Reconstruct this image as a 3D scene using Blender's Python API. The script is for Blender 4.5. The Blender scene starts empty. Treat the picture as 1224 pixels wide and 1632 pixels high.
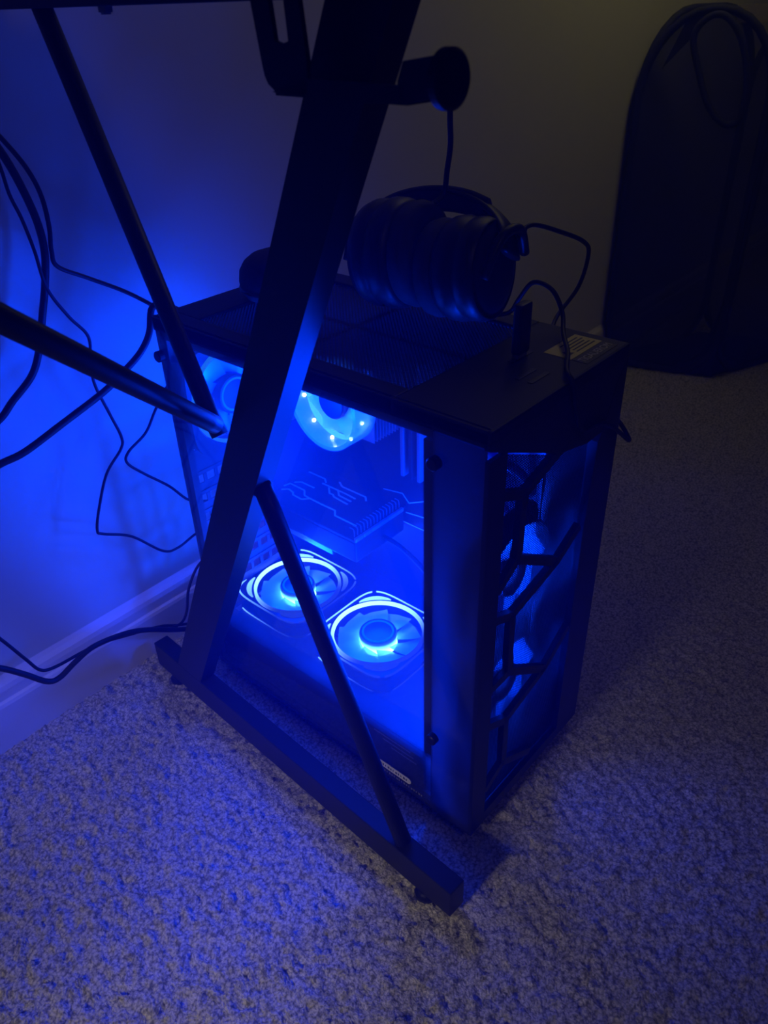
import bpy, bmesh, math, random
import numpy as np
from mathutils import Vector, Matrix
random.seed(7); np.random.seed(7)
S = bpy.context.scene
COL = S.collection
PI = math.pi

# ------------------------------------------------------------------ camera, world, light, exposure
cam_d = bpy.data.cameras.new('camera'); cam = bpy.data.objects.new('camera', cam_d); COL.objects.link(cam)
CAM = Vector((-0.40779, -0.26853, 0.73112))
Rr = Vector((0.655639, -0.754508, -0.029240)); Dn = Vector((-0.431764, -0.342855, -0.834284)); Fw = Vector((0.619449, 0.559614, -0.550559))
M = Matrix((Rr, -Dn, -Fw)).transposed().to_4x4(); M.translation = CAM
cam.matrix_world = M
cam_d.sensor_fit = 'HORIZONTAL'; cam_d.sensor_width = 36.0; cam_d.lens = 36.0 * 1245.65 / 1224.0
cam_d.clip_start = 0.01; cam_d.clip_end = 50
cam_d.dof.use_dof = True; cam_d.dof.focus_distance = 0.78; cam_d.dof.aperture_fstop = 16.0
S.camera = cam

world = bpy.data.worlds.new('world'); S.world = world; world.use_nodes = True
world.node_tree.nodes['Background'].inputs[0].default_value = (0.55, 0.5, 0.6, 1)
world.node_tree.nodes['Background'].inputs[1].default_value = 0.012
bloom_haze = world.node_tree.nodes.new('ShaderNodeVolumeScatter')          # added blue-tinted volume, stands in for lens bloom round the LEDs
bloom_haze.inputs['Color'].default_value = (.10, .20, 1, 1); bloom_haze.inputs['Density'].default_value = 0.20; bloom_haze.inputs['Anisotropy'].default_value = 0.2
world.node_tree.links.new(bloom_haze.outputs[0], world.node_tree.nodes['World Output'].inputs['Volume'])
S.view_settings.view_transform = 'Standard'; S.view_settings.look = 'None'
S.view_settings.exposure = 0.0; S.view_settings.gamma = 1.0; S.view_settings.use_curve_mapping = False
S.cycles.use_denoising = True
S.cycles.max_bounces = 10; S.cycles.transparent_max_bounces = 24; S.cycles.sample_clamp_indirect = 3.0

BLUE = (0.0, 0.032, 1.0)
def lamp(name, kind, loc, power, color, size=0.02, look=None, **kw):
    d = bpy.data.lights.new(name, kind); d.energy = power; d.color = color
    if kind == 'AREA':
        d.shape = 'RECTANGLE'; d.size = size; d.size_y = kw.get('size_y', size)
    else:
        d.shadow_soft_size = size
    o = bpy.data.objects.new(name, d); COL.objects.link(o); o.location = loc
    if look is not None:
        o.rotation_euler = (Vector(look) - Vector(loc)).to_track_quat('-Z', 'Y').to_euler()
    return o
# the lit room to the left of the desk: a weak warm lamp
lamp('room_lamp', 'AREA', (-1.9, 0.12, 1.02), 0.46, (1.0, 0.93, 0.66), 0.30, (-0.12, 0.16, 0.0)).data.spread = math.radians(26)
lamp('room_fill', 'AREA', (-0.6, -1.9, 2.3), 1.4, (1.0, 0.86, 0.62), 0.6, (0.1, 0.1, 0.0))  # added weak warm fill from behind, not a known fixture
lamp('wall_fill', 'AREA', (1.15, 0.20, 1.45), 1.6, (1.0, 0.93, 0.42), 0.3, (1.10, 0.50, 1.38))  # unseen fill added to brighten the upper right wall
# LEDs inside the computer: two fans on the shroud, the rear fan and the processor cooler; front fills are added
lamp('fan_led_near', 'POINT', (0.092, 0.199, 0.130), 4.5, BLUE, 0.030)
lamp('fan_led_far', 'POINT', (0.094, 0.337, 0.130), 4.5, BLUE, 0.030)
lamp('fan_led_rear', 'POINT', (0.062, 0.355, 0.375), 0.9, BLUE, 0.025)
for dx_, dz_ in ((.034, .030), (-.034, .030), (.034, -.030), (-.034, -.030)):
    lamp('fan_led_rear_outer', 'POINT', (0.065 + dx_, 0.3915, 0.3775 + dz_), 0.75, BLUE, 0.006)
lamp('front_fill_low', 'POINT', (0.110, 0.078, 0.135), 8.0, BLUE, 0.02)  # added blue fill behind the intake fans, which have no LEDs themselves
lamp('front_fill_high', 'POINT', (0.110, 0.078, 0.275), 8.0, BLUE, 0.02)
lamp('front_fill_low', 'POINT', (0.100, 0.019, 0.135), 0.6, BLUE, 0.02)  # added fill between mesh and blades, lights the blade fronts
lamp('front_fill_high', 'POINT', (0.100, 0.019, 0.275), 0.9, BLUE, 0.02)
lamp('cooler_led', 'POINT', (0.060, 0.26, 0.384), 6.3, BLUE, 0.030)

# ------------------------------------------------------------------ materials
MATS = {}
def mat(name, color=(.5, .5, .5), rough=.5, metal=0.0, spec=.5, bump=None, noise=None):
    if name in MATS: return MATS[name]
    m = bpy.data.materials.new(name); m.use_nodes = True; nt = m.node_tree
    b = nt.nodes['Principled BSDF']
    b.inputs['Base Color'].default_value = (*color, 1); b.inputs['Roughness'].default_value = rough
    b.inputs['Metallic'].default_value = metal; b.inputs['Specular IOR Level'].default_value = spec
    tc = nt.nodes.new('ShaderNodeTexCoord')
    if noise:                                   # noise = (scale, amount)
        n = nt.nodes.new('ShaderNodeTexNoise'); n.inputs['Scale'].default_value = noise[0]; n.inputs['Detail'].default_value = 4
        nt.links.new(tc.outputs['Object'], n.inputs['Vector'])
        mx = nt.nodes.new('ShaderNodeMix'); mx.data_type = 'RGBA'
        mx.inputs['A'].default_value = (*[c * (1 - noise[1]) for c in color], 1); mx.inputs['B'].default_value = (*[min(1, c * (1 + noise[1])) for c in color], 1)
        nt.links.new(n.outputs['Fac'], mx.inputs['Factor']); nt.links.new(mx.outputs['Result'], b.inputs['Base Color'])
    if bump:                                    # bump = (scale, strength, distance)
        n = nt.nodes.new('ShaderNodeTexNoise'); n.inputs['Scale'].default_value = bump[0]; n.inputs['Detail'].default_value = 3
        nt.links.new(tc.outputs['Object'], n.inputs['Vector'])
        bp = nt.nodes.new('ShaderNodeBump'); bp.inputs['Strength'].default_value = bump[1]; bp.inputs['Distance'].default_value = bump[2]
        nt.links.new(n.outputs['Fac'], bp.inputs['Height']); nt.links.new(bp.outputs['Normal'], b.inputs['Normal'])
    MATS[name] = m
    return m
def emit(name, color, strength, grad=None):
    """LED diffuser; grad = (vector, base, gain): strength follows where the LEDs sit in the part's own frame"""
    if name in MATS: return MATS[name]
    m = bpy.data.materials.new(name); m.use_nodes = True; nt = m.node_tree
    nt.nodes.remove(nt.nodes['Principled BSDF'])
    e = nt.nodes.new('ShaderNodeEmission'); e.inputs['Color'].default_value = (*color, 1); e.inputs['Strength'].default_value = strength
    if grad:
        tc = nt.nodes.new('ShaderNodeTexCoord'); dp = nt.nodes.new('ShaderNodeVectorMath'); dp.operation = 'DOT_PRODUCT'
        dp.inputs[1].default_value = grad[0]; nt.links.new(tc.outputs['Object'], dp.inputs[0])
        mr = nt.nodes.new('ShaderNodeMapRange'); mr.inputs['From Min'].default_value = grad[1]; mr.inputs['From Max'].default_value = grad[2]
        mr.inputs['To Min'].default_value = grad[3]; mr.inputs['To Max'].default_value = grad[4]; mr.interpolation_type = 'SMOOTHSTEP'
        nt.links.new(dp.outputs['Value'], mr.inputs['Value']); nt.links.new(mr.outputs['Result'], e.inputs['Strength'])
    nt.links.new(e.outputs['Emission'], nt.nodes['Material Output'].inputs['Surface'])
    MATS[name] = m
    return m
def sheer(name, color, alpha, trans=0.0, tint=(1, 1, 1), gloss=0.0, rough=.1):
    """see-through sheet: transparent + dust or net fibre (diffuse/translucent) + a little gloss"""
    if name in MATS: return MATS[name]
    m = bpy.data.materials.new(name); m.use_nodes = True; nt = m.node_tree
    nt.nodes.remove(nt.nodes['Principled BSDF']); out = nt.nodes['Material Output']
    t = nt.nodes.new('ShaderNodeBsdfTransparent'); t.inputs['Color'].default_value = (*tint, 1)
    d = nt.nodes.new('ShaderNodeBsdfDiffuse'); d.inputs['Color'].default_value = (*color, 1)
    l = nt.nodes.new('ShaderNodeBsdfTranslucent'); l.inputs['Color'].default_value = (*color, 1)
    m1 = nt.nodes.new('ShaderNodeMixShader'); m1.inputs[0].default_value = trans
    nt.links.new(d.outputs[0], m1.inputs[1]); nt.links.new(l.outputs[0], m1.inputs[2])
    m2 = nt.nodes.new('ShaderNodeMixShader'); m2.inputs[0].default_value = alpha
    nt.links.new(t.outputs[0], m2.inputs[1]); nt.links.new(m1.outputs[0], m2.inputs[2])
    last = m2
    if gloss:
        g = nt.nodes.new('ShaderNodeBsdfGlossy'); g.inputs['Roughness'].default_value = rough
        f = nt.nodes.new('ShaderNodeFresnel'); f.inputs['IOR'].default_value = 1.0 + gloss
        ge = nt.nodes.new('ShaderNodeNewGeometry'); fr = nt.nodes.new('ShaderNodeMath'); fr.operation = 'SUBTRACT'; fr.inputs[0].default_value = 1
        nt.links.new(ge.outputs['Backfacing'], fr.inputs[1]); ff = nt.nodes.new('ShaderNodeMath'); ff.operation = 'MULTIPLY'
        nt.links.new(f.outputs[0], ff.inputs[0]); nt.links.new(fr.outputs[0], ff.inputs[1])
        m3 = nt.nodes.new('ShaderNodeMixShader'); nt.links.new(ff.outputs[0], m3.inputs[0])
        nt.links.new(m2.outputs[0], m3.inputs[1]); nt.links.new(g.outputs[0], m3.inputs[2]); last = m3
    nt.links.new(last.outputs[0], out.inputs['Surface'])
    MATS[name] = m
    return m

BLACK = mat('black_powder_coat', (.010, .010, .011), .45, 0, .25, bump=(900, .12, .0005))
PLAST = mat('black_plastic', (.008, .008, .009), .42, 0, .25, bump=(600, .08, .0004))
STEEL = mat('black_case_steel', (.008, .008, .009), .5, 0, .2, bump=(700, .08, .0004))
INNER = mat('dark_inner_steel', (.014, .014, .016), .45, 0, .4, bump=(500, .1, .0004))
RUBBER = mat('black_cable_rubber', (.008, .008, .009), .5, 0, .3, bump=(800, .1, .0003))
FABR = mat('black_fabric', (.010, .010, .012), .8, bump=(1500, .4, .0006))
WALLM = mat('wall_paint', (.58, .565, .44), .62, bump=(160, .12, .0012), noise=(3, .03))
TRIM = mat('white_trim_paint', (.66, .62, .55), .4, bump=(60, .05, .0008))
PCB = mat('dark_circuit_board', (.012, .012, .016), .45, noise=(80, .35), bump=(400, .2, .0004))
METAL = mat('brushed_metal', (.45, .45, .47), .35, .8, bump=(300, .1, .0003))
WHITEP = mat('white_print', (.75, .75, .75), .5, bump=(500, .05, .0002))
YELLOW = mat('yellow_label_paper', (.72, .62, .20), .6, noise=(200, .06))
LABELB = mat('black_label_print', (.02, .02, .02), .6, noise=(200, .1))
GREYP = mat('grey_label_print', (.55, .52, .56), .6, noise=(200, .1))
PILL = mat('grey_white_label', (.50, .48, .50), .6, noise=(150, .08))
WOOD = mat('black_laminate', (.015, .014, .014), .4, noise=(30, .3))
GLASS = sheer('tinted_dusty_glass', (.55, .6, .75), .035, .75, (.80, .80, .84), .42, .06)
SMOKE = sheer('smoked_bezel_glass', (.5, .5, .6), .15, .85, (.10, .10, .12), .42, .12)
NETM = sheer('black_hamper_netting', (.05, .05, .048), .60, .3, (1, 1, 1))
BACKLIT_NET = sheer('backlit_hamper_netting', (.5, .44, .30), .5, .3, (1, 1, 1))  # pale colour stands in for light behind the netting
RING = emit('led_ring_diffuser', (.16, .42, 1.0), 3.0, ((.35, .85, 0), -.035, .052, .10, 8.0))  # far side of the ring painted brighter than the near side
LINE = emit('led_outline_diffuser', (.13, .36, 1.0), 2.0, ((.35, .85, 0), -.045, .060, .12, 5.0))  # same brightening toward the far side painted in
HUBM = emit('led_hub_diffuser', (.10, .55, 1.0), 3.0, ((0, 0, 1), .008, .024, 22.0, .25))
HUBCAP = emit('led_hub_rim', (.0, .25, 1.0), .9)
BLADE = sheer('fan_blade_acrylic', (.30, .50, 1.0), .85, .6, (.5, .6, 1.0), .4, .2)
COOLRING = sheer('cooler_ring_acrylic', (.55, .75, 1.0), .55, .5, (.8, .9, 1.0), .45, .15)
LED = emit('led_spot', (.65, .95, 1.0), 14)
FROST = sheer('pale_fan_blade', (.85, .87, .95), .85, .55, (1, 1, 1), .3, .3)

# ------------------------------------------------------------------ mesh helpers
def BM(): return bmesh.new()
def obj(name, bm, m, parent=None, origin=None, smooth=False, kind=None):
    me = bpy.data.meshes.new(name)
    root = parent
    while root is not None and root.parent is not None: root = root.parent
    off = Vector(origin) if origin is not None else (Vector(root['base']) if root is not None and 'base' in root else Vector((0, 0, 0)))
    if off.length > 0: bmesh.ops.translate(bm, verts=bm.verts, vec=-off)
    bmesh.ops.recalc_face_normals(bm, faces=bm.faces)
    bm.to_mesh(me); bm.free()
    if smooth:
        for p in me.polygons: p.use_smooth = True
    me.materials.append(m)
    o = bpy.data.objects.new(name, me); COL.objects.link(o)
    if parent is not None:
        o.parent = parent
    elif origin is not None: o.location = off
    if kind: o['kind'] = kind
    return o
TMP = []
def thing(name, label, cat, loc, rotz=0.0, group=None, local=False):
    o = bpy.data.objects.new(name, None); COL.objects.link(o); o.location = loc; o.rotation_euler = (0, 0, rotz)
    o.empty_display_size = .05
    o['label'] = label; o['category'] = cat
    if group: o['group'] = group
    if not local: o['base'] = tuple(loc); TMP.append(o)
    return o
def tag(o, label, cat, group=None):
    o['label'] = label; o['category'] = cat
    if group: o['group'] = group
    return o
def box(bm, a, b, bev=0.0):
    a = Vector(a); b = Vector(b); c = (a + b) / 2; s = b - a
    r = bmesh.ops.create_cube(bm, size=1.0, matrix=Matrix.Translation(c) @ Matrix.Diagonal((abs(s.x), abs(s.y), abs(s.z), 1)))
    if bev > 0:
        es = list({e for v in r['verts'] for e in v.link_edges})
        bmesh.ops.bevel(bm, geom=es, offset=bev, segments=2, affect='EDGES', profile=.6)
    return bm
def frame_of(d):
    d = d.normalized(); u = d.cross(Vector((0, 0, 1)))
    if u.length < 1e-4: u = d.cross(Vector((0, 1, 0)))
    u.normalize(); return u, d.cross(u).normalized()
def cyl(bm, p0, p1, r, n=20, r1=None):
    p0 = Vector(p0); p1 = Vector(p1); u, w = frame_of(p1 - p0); r1 = r if r1 is None else r1
    A = [bm.verts.new(p0 + r * (math.cos(2 * PI * k / n) * u + math.sin(2 * PI * k / n) * w)) for k in range(n)]
    B = [bm.verts.new(p1 + r1 * (math.cos(2 * PI * k / n) * u + math.sin(2 * PI * k / n) * w)) for k in range(n)]
    for k in range(n): bm.faces.new((A[k], A[(k + 1) % n], B[(k + 1) % n], B[k]))
    bm.faces.new(A[::-1]); bm.faces.new(B)
    return bm
def smooth_path(P, n=6, closed=False):
    P = [Vector(p) for p in P]; out = []; N = len(P)
    rng = range(N if closed else N - 1)
    for i in rng:
        if closed: a, b, c, d = P[(i - 1) % N], P[i], P[(i + 1) % N], P[(i + 2) % N]
        else: a, b, c, d = P[max(i - 1, 0)], P[i], P[i + 1], P[min(i + 2, N - 1)]
        for k in range(n):
            t = k / n
            out.append(.5 * ((2 * b) + (c - a) * t + (2 * a - 5 * b + 4 * c - d) * t * t + (3 * b - a - 3 * c + d) * t ** 3))
    if not closed: out.append(P[-1])
    return out
def tube(bm, P, r, n=10, closed=False, flat=None):
    """round tube along P (or an oval when flat = (ru, rw)) with a steady frame"""
    P = [Vector(p) for p in P]; N = len(P); rings = []
    u = None
    for i in range(N):
        if closed: d = P[(i + 1) % N] - P[(i - 1) % N]
        else: d = P[min(i + 1, N - 1)] - P[max(i - 1, 0)]
        d.normalize()
        if u is None: u, _ = frame_of(d)
        u = (u - d * u.dot(d)).normalized(); w = d.cross(u)
        rr = r[i] if isinstance(r, (list, tuple)) else r
        ru, rw = (rr, rr) if flat is None else flat
        rings.append([bm.verts.new(P[i] + ru * math.cos(2 * PI * k / n) * u + rw * math.sin(2 * PI * k / n) * w) for k in range(n)])
    for i in range(N if closed else N - 1):
        A, B = rings[i], rings[(i + 1) % N]
        for k in range(n): bm.faces.new((A[k], A[(k + 1) % n], B[(k + 1) % n], B[k]))
    if not closed: bm.faces.new(rings[0][::-1]); bm.faces.new(rings[-1])
    return bm
def prism(bm, pts, vec):
    """closed outline pts (3D, planar) pushed along vec"""
    vec = Vector(vec); A = [bm.verts.new(Vector(p)) for p in pts]; B = [bm.verts.new(Vector(p) + vec) for p in pts]
    n = len(A); bm.faces.new(A[::-1]); bm.faces.new(B)
    for k in range(n): bm.faces.new((A[k], A[(k + 1) % n], B[(k + 1) % n], B[k]))
    return bm
def strip(bm, p0, p1, w, t, nrm):
    """flat bar from p0 to p1, w wide, t thick along nrm"""
    p0 = Vector(p0); p1 = Vector(p1); nrm = Vector(nrm).normalized(); d = (p1 - p0).normalized(); s = d.cross(nrm).normalized() * w / 2
    return prism(bm, [p0 - s, p1 - s, p1 + s, p0 + s], nrm * t)
def arc_solid(bm, rin, rout, z0, z1, a0=0.0, a1=2 * PI, n=48):
    """ring (or arc) about Z between radius functions"""
    full = abs((a1 - a0) - 2 * PI) < 1e-6; K = n if full else n + 1; R = []
    for k in range(K):
        a = a0 + (a1 - a0) * k / n; c, s = math.cos(a), math.sin(a)
        ri = rin(a) if callable(rin) else rin; ro = rout(a) if callable(rout) else rout
        R.append([bm.verts.new((ri * c, ri * s, z0)), bm.verts.new((ro * c, ro * s, z0)), bm.verts.new((ro * c, ro * s, z1)), bm.verts.new((ri * c, ri * s, z1))])
    for k in range(n if full else K - 1):
        A, B = R[k], R[(k + 1) % K]
        for j in range(4): bm.faces.new((A[j], A[(j + 1) % 4], B[(j + 1) % 4], B[j]))
    if not full: bm.faces.new(R[0]); bm.faces.new(R[-1][::-1])
    return bm
def revolve(bm, prof, origin, axis, n=40):
    """profile (radius, height along axis) turned about axis"""
    origin = Vector(origin); ax = Vector(axis).normalized(); u, w = frame_of(ax); R = []
    for r, h in prof:
        R.append([bm.verts.new(origin + ax * h + max(r, 1e-4) * (math.cos(2 * PI * k / n) * u + math.sin(2 * PI * k / n) * w)) for k in range(n)])
    for A, B in zip(R[:-1], R[1:]):
        for k in range(n): bm.faces.new((A[k], A[(k + 1) % n], B[(k + 1) % n], B[k]))
    bm.faces.new(R[0][::-1]); bm.faces.new(R[-1])
    return bm
def sq(a, half, e=5.0):
    c, s = abs(math.cos(a)), abs(math.sin(a)); return half / (c ** e + s ** e) ** (1 / e)
def text_bm(s, size, m4, depth=.0003):
    cu = bpy.data.curves.new('print', 'FONT'); cu.body = s; cu.size = size; cu.extrude = depth; cu.align_x = 'LEFT'
    o = bpy.data.objects.new('print', cu); COL.objects.link(o)
    dg = bpy.context.evaluated_depsgraph_get(); me = bpy.data.meshes.new_from_object(o.evaluated_get(dg))
    bm = BM(); bm.from_mesh(me); bmesh.ops.transform(bm, matrix=m4, verts=bm.verts)
    bpy.data.objects.remove(o); bpy.data.curves.remove(cu); bpy.data.meshes.remove(me)
    return bm

W, D, H, YW = .2104, .3979, .4766, .503

# ------------------------------------------------------------------ setting: floor, wall, baseboard
def structure(name, bm, m, smooth=False):
    o = obj(name, bm, m, smooth=smooth); o['kind'] = 'structure'; return o
def carpet():
    x0, x1, y0, y1, st = -.75, 2.3, -1.0, YW, .0036
    nx, ny = int((x1 - x0) / st), int((y1 - y0) / st)
    def layer(cell, amp):
        gx, gy = int((x1 - x0) / cell) + 3, int((y1 - y0) / cell) + 3
        g = np.random.rand(gx, gy); X = np.arange(nx) * st / cell; Y = np.arange(ny) * st / cell
        i, j = X.astype(int), Y.astype(int); fx, fy = (X - i)[:, None], (Y - j)[None, :]
        fx, fy = fx * fx * (3 - 2 * fx), fy * fy * (3 - 2 * fy)
        return amp * ((g[i][:, j] * (1 - fx) + g[i + 1][:, j] * fx) * (1 - fy) + (g[i][:, j + 1] * (1 - fx) + g[i + 1][:, j + 1] * fx) * fy - .5)
    Z = layer(.0044, .0052) + layer(.011, .0008) + layer(.12, .0012) + (np.random.rand(nx, ny) - .5) * .0022 - .001
    X, Y = np.meshgrid(x0 + np.arange(nx) * st, y0 + np.arange(ny) * st, indexing='ij')
    jx, jy = (np.random.rand(2, nx, ny) - .5) * st * .7
    V = np.stack([X + jx, np.minimum(Y + jy, YW), Z], -1).reshape(-1, 3)
    idx = np.arange(nx * ny).reshape(nx, ny)
    F = np.stack([idx[:-1, :-1], idx[1:, :-1], idx[1:, 1:], idx[:-1, 1:]], -1).reshape(-1, 4)
    me = bpy.data.meshes.new('floor'); me.vertices.add(len(V)); me.vertices.foreach_set('co', V.ravel())
    me.loops.add(F.size); me.loops.foreach_set('vertex_index', F.ravel().astype(np.int32))
    me.polygons.add(len(F)); me.polygons.foreach_set('loop_start', np.arange(0, F.size, 4, dtype=np.int32))
    me.update(); me.validate(); me.polygons.foreach_set('use_smooth', np.ones(len(F), bool))
    m = bpy.data.materials.new('beige_carpet_pile'); m.use_nodes = True; nt = m.node_tree; b = nt.nodes['Principled BSDF']
    b.inputs['Roughness'].default_value = .95; b.inputs['Specular IOR Level'].default_value = .1
    b.inputs['Sheen Weight'].default_value = .15
    tc = nt.nodes.new('ShaderNodeTexCoord')
    n1 = nt.nodes.new('ShaderNodeTexVoronoi'); n1.inputs['Scale'].default_value = 270
    n2 = nt.nodes.new('ShaderNodeTexNoise'); n2.inputs['Scale'].default_value = 520; n2.inputs['Detail'].default_value = 4
    for n in (n1, n2): nt.links.new(tc.outputs['Object'], n.inputs['Vector'])
    mx = nt.nodes.new('ShaderNodeMix'); mx.data_type = 'RGBA'; mx.inputs['A'].default_value = (.15, .138, .13, 1); mx.inputs['B'].default_value = (.56, .52, .475, 1)
    ad = nt.nodes.new('ShaderNodeMath'); ad.operation = 'MULTIPLY_ADD'; ad.inputs[1].default_value = -.62; ad.inputs[2].default_value = .52  # tuft centres lighter, shade of the gaps put into the colour
    nt.links.new(n1.outputs['Distance'], ad.inputs[0])
    ad2 = nt.nodes.new('ShaderNodeMath'); ad2.operation = 'ADD'; nt.links.new(ad.outputs[0], ad2.inputs[0]); nt.links.new(n2.outputs['Fac'], ad2.inputs[1])
    rp = nt.nodes.new('ShaderNodeMapRange'); rp.inputs['From Min'].default_value = .45; rp.inputs['From Max'].default_value = .90
    nt.links.new(ad2.outputs[0], rp.inputs['Value']); nt.links.new(rp.outputs['Result'], mx.inputs['Factor']); nt.links.new(mx.outputs['Result'], b.inputs['Base Color'])
    bp = nt.nodes.new('ShaderNodeBump'); bp.inputs['Strength'].default_value = .7; bp.inputs['Distance'].default_value = .003
    nt.links.new(n2.outputs['Fac'], bp.inputs['Height']); nt.links.new(bp.outputs['Normal'], b.inputs['Normal'])
    me.materials.append(m)
    o = bpy.data.objects.new('floor', me); COL.objects.link(o); o['kind'] = 'structure'
carpet()
structure('wall_back', box(BM(), (-2.4, YW, -.02), (2.6, YW + .1, 2.4)), WALLM)
bb = [(0, -.01), (-.013, -.01), (-.013, .058), (-.0115, .062), (-.0085, .064), (-.0085, .076), (-.007, .082), (-.003, .087), (0, .092)]
structure('baseboard_back', prism(BM(), [(-2.4, YW + y, z) for y, z in bb], (5.0, 0, 0)), TRIM)

# ------------------------------------------------------------------ desk (own frame: x inward from the leg's outer face, y along the foot, z up)
desk = thing('desk', 'black steel framed desk with a leaning flat leg and round brace rods', 'desk', (-.077, -.035, 0), -.05195, local=True)
def foot(x):
    f = obj('foot_bar', box(BM(), (x, 0, .0075), (x + .020, .497, .0445), .0012), BLACK, desk)
    for y in (.035, .46):
        obj('glide', revolve(BM(), [(.0095, 0), (.011, .001), (.011, .005), (.008, .0062), (.006, .0075)], (x + .006, y, -.001), (0, 0, 1), 20), PLAST, f, smooth=False)
    b = BM(); cyl(b, (x + .0115, .075, .0445), (x + .0115, .075, .0465), .0045, 6); obj('bolt', b, METAL, f)
foot(0); foot(-1.15)
def leg(x):
    sl = lambda z: .311 - .5 * (z - .305)
    obj('leg', prism(BM(), [(x, sl(.0445), .0445), (x, sl(.731), .731), (x, sl(.731) - .048, .731), (x, sl(.0445) - .048, .0445)], (.020, 0, 0)), BLACK, desk)
    b = BM(); tube(b, [(x + .010, .276, .418), (x + .010, .290, .440), (x + .010, .428, .733)], .0079, 16); obj('brace_rod', b, BLACK, desk, smooth=True)
    b = BM(); tube(b, [(x + .010, .226, .392), (x + .010, .213, .365), (x + .010, .068, .046)], .0082, 16); obj('brace_rod', b, BLACK, desk, smooth=True)
    r = obj('top_rail', box(BM(), (x, .02, .731), (x + .022, .512, .757), .001), BLACK, desk)
    b = BM(); cyl(b, (x + .008, .33, .731), (x + .008, .33, .7275), .0055, 6); cyl(b, (x + .008, .33, .7275), (x + .008, .33, .7262), .0035, 12); obj('bolt', b, METAL, r)
leg(0); leg(-1.15)
# the stretcher rod that runs up and left from the leg to the underside of the top
Rz = Matrix.Rotation(.05195, 3, 'Z')
p_end = Rz @ (Vector((-.242, .148, .596)) - Vector((-.077, -.035, 0))); p0 = Vector((.004, .272, .432)); dv = (p_end - p0)
b = BM(); tube(b, [p0, p0 + dv * .06, p0 + dv * (.755 - .432) / dv.z], .0079, 16)
obj('stretcher_rod', b, BLACK, desk, smooth=True)
b = BM(); tube(b, [Vector((-1.13, .272, .432)), Vector((-.80, .09, .757))], .0079, 16); obj('stretcher_rod', b, BLACK, desk, smooth=True)
obj('desktop', box(BM(), (-1.22, -.08, .757), (.06, .455, .777), .002), WOOD, desk)
# headphone hook under the rail: slotted plate, flat bar, upturned arm with a round stop
hk = BM(); X = -.020
# plate with a real slot: built from four strips round the opening
def P3(p, x=X): return (x, p[0], p[1])
prism(hk, [P3(p) for p in [(.1375, .757), (.1285, .703), (.1274, .6978), (.1250, .6938), (.1195, .6905), (.1130, .711), (.1165, .7135), (.1215, .757)]], (.003, 0, 0))
prism(hk, [P3(p) for p in [(.1085, .757), (.1055, .7135), (.1080, .7105), (.1130, .711), (.1195, .6905), (.094, .6895), (.0925, .705), (.0985, .757)]], (.003, 0, 0))
prism(hk, [P3(p) for p in [(.1165, .7135), (.1130, .711), (.1080, .7105), (.1055, .7135), (.1110, .7122)]], (.003, 0, 0))
hook = obj('headphone_hook', hk, PLAST, desk)
b = BM()
prism(b, [(X, .122, .6900), (X, .026, .6885), (X, .026, .6965), (X, .100, .6975)], (.003, 0, 0))
box(b, (X + .0005, .024, .6885), (X + .018, .120, .6915))
prism(b, [(X, .030, .6885), (X, .004, .6930), (X, .004, .7095), (X, .0265, .7065), (X, .0300, .6985)], (.004, 0, 0))
obj('hook_arm', b, PLAST, hook)
obj('hook_stop', revolve(BM(), [(.0112, -.004), (.0125, -.003), (.0125, .001), (.0112, .002)], (X + .001, -.001, .700), (0, -1, 0), 32), PLAST, hook, smooth=False)

# ------------------------------------------------------------------ computer tower
pc = thing('computer_tower', 'black computer tower with glowing blue fans behind a glass side', 'computer', (W / 2, D / 2, 0))
for x in (.025, W - .025):
    for y in (.05, D - .05):
        obj('foot', revolve(BM(), [(.013, 0), (.014, .002), (.012, .0155)], (x, y, 0), (0, 0, 1), 20), PLAST, pc)
obj('base_pan', box(BM(), (.001, .002, .015), (W - .001, D - .001, .020), .0005), STEEL, pc)
obj('side_panel', box(BM(), (W - .003, .03, .018), (W, D, H - .004)), STEEL, pc)
# rear panel round the fan opening and slot openings
rp = BM(); y0, y1 = D - .0035, D - .0005
box(rp, (.001, y0, .018), (W - .003, y1, .115)); box(rp, (.001, y0, .437), (W - .003, y1, H - .004))
box(rp, (.124, y0, .115), (W - .003, y1, .437)); box(rp, (.001, y0, .115), (.006, y1, .437)); box(rp, (.006, y0, .292), (.124, y1, .318))
for k in range(7): box(rp, (.006, y0, .115 + k * .0253), (.124, y1, .115 + k * .0253 + .006))
rear = obj('rear_panel', rp, INNER, pc)
for k in range(7):
    z = .115 + k * .0253 + .006
    b = BM(); box(b, (.008, y0 - .001, z), (.120, y0, z + .0045)); box(b, (.008, y0 - .001, z + .0148), (.120, y0, z + .0193))
    for j in range(8): box(b, (.008 + j * .0153, y0 - .0014, z + .0045), (.0125 + j * .0153, y0, z + .0148))
    obj('slot_cover', b, INNER, rear)
b = BM(); box(b, (.130, y0 - .002, .30), (.190, y0, .432)); box(b, (.140, y0 - .012, .33), (.186, y0 - .002, .42)); obj('port_shield', b, METAL, rear)
g = BM()
for r in (.012, .024, .036, .048): arc_solid(g, r - .0008, r + .0008, 0, .0016, n=40)
for k in range(4): strip(g, (-.057 * math.cos(k * PI / 4), -.057 * math.sin(k * PI / 4), 0), (.057 * math.cos(k * PI / 4), .057 * math.sin(k * PI / 4), 0), .0018, .0016, (0, 0, 1))
bmesh.ops.transform(g, matrix=Matrix.Translation((.065, D - .001, .3775)) @ Matrix.Rotation(PI / 2, 4, 'X'), verts=g.verts)
obj('fan_grill', g, STEEL, rear)
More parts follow.
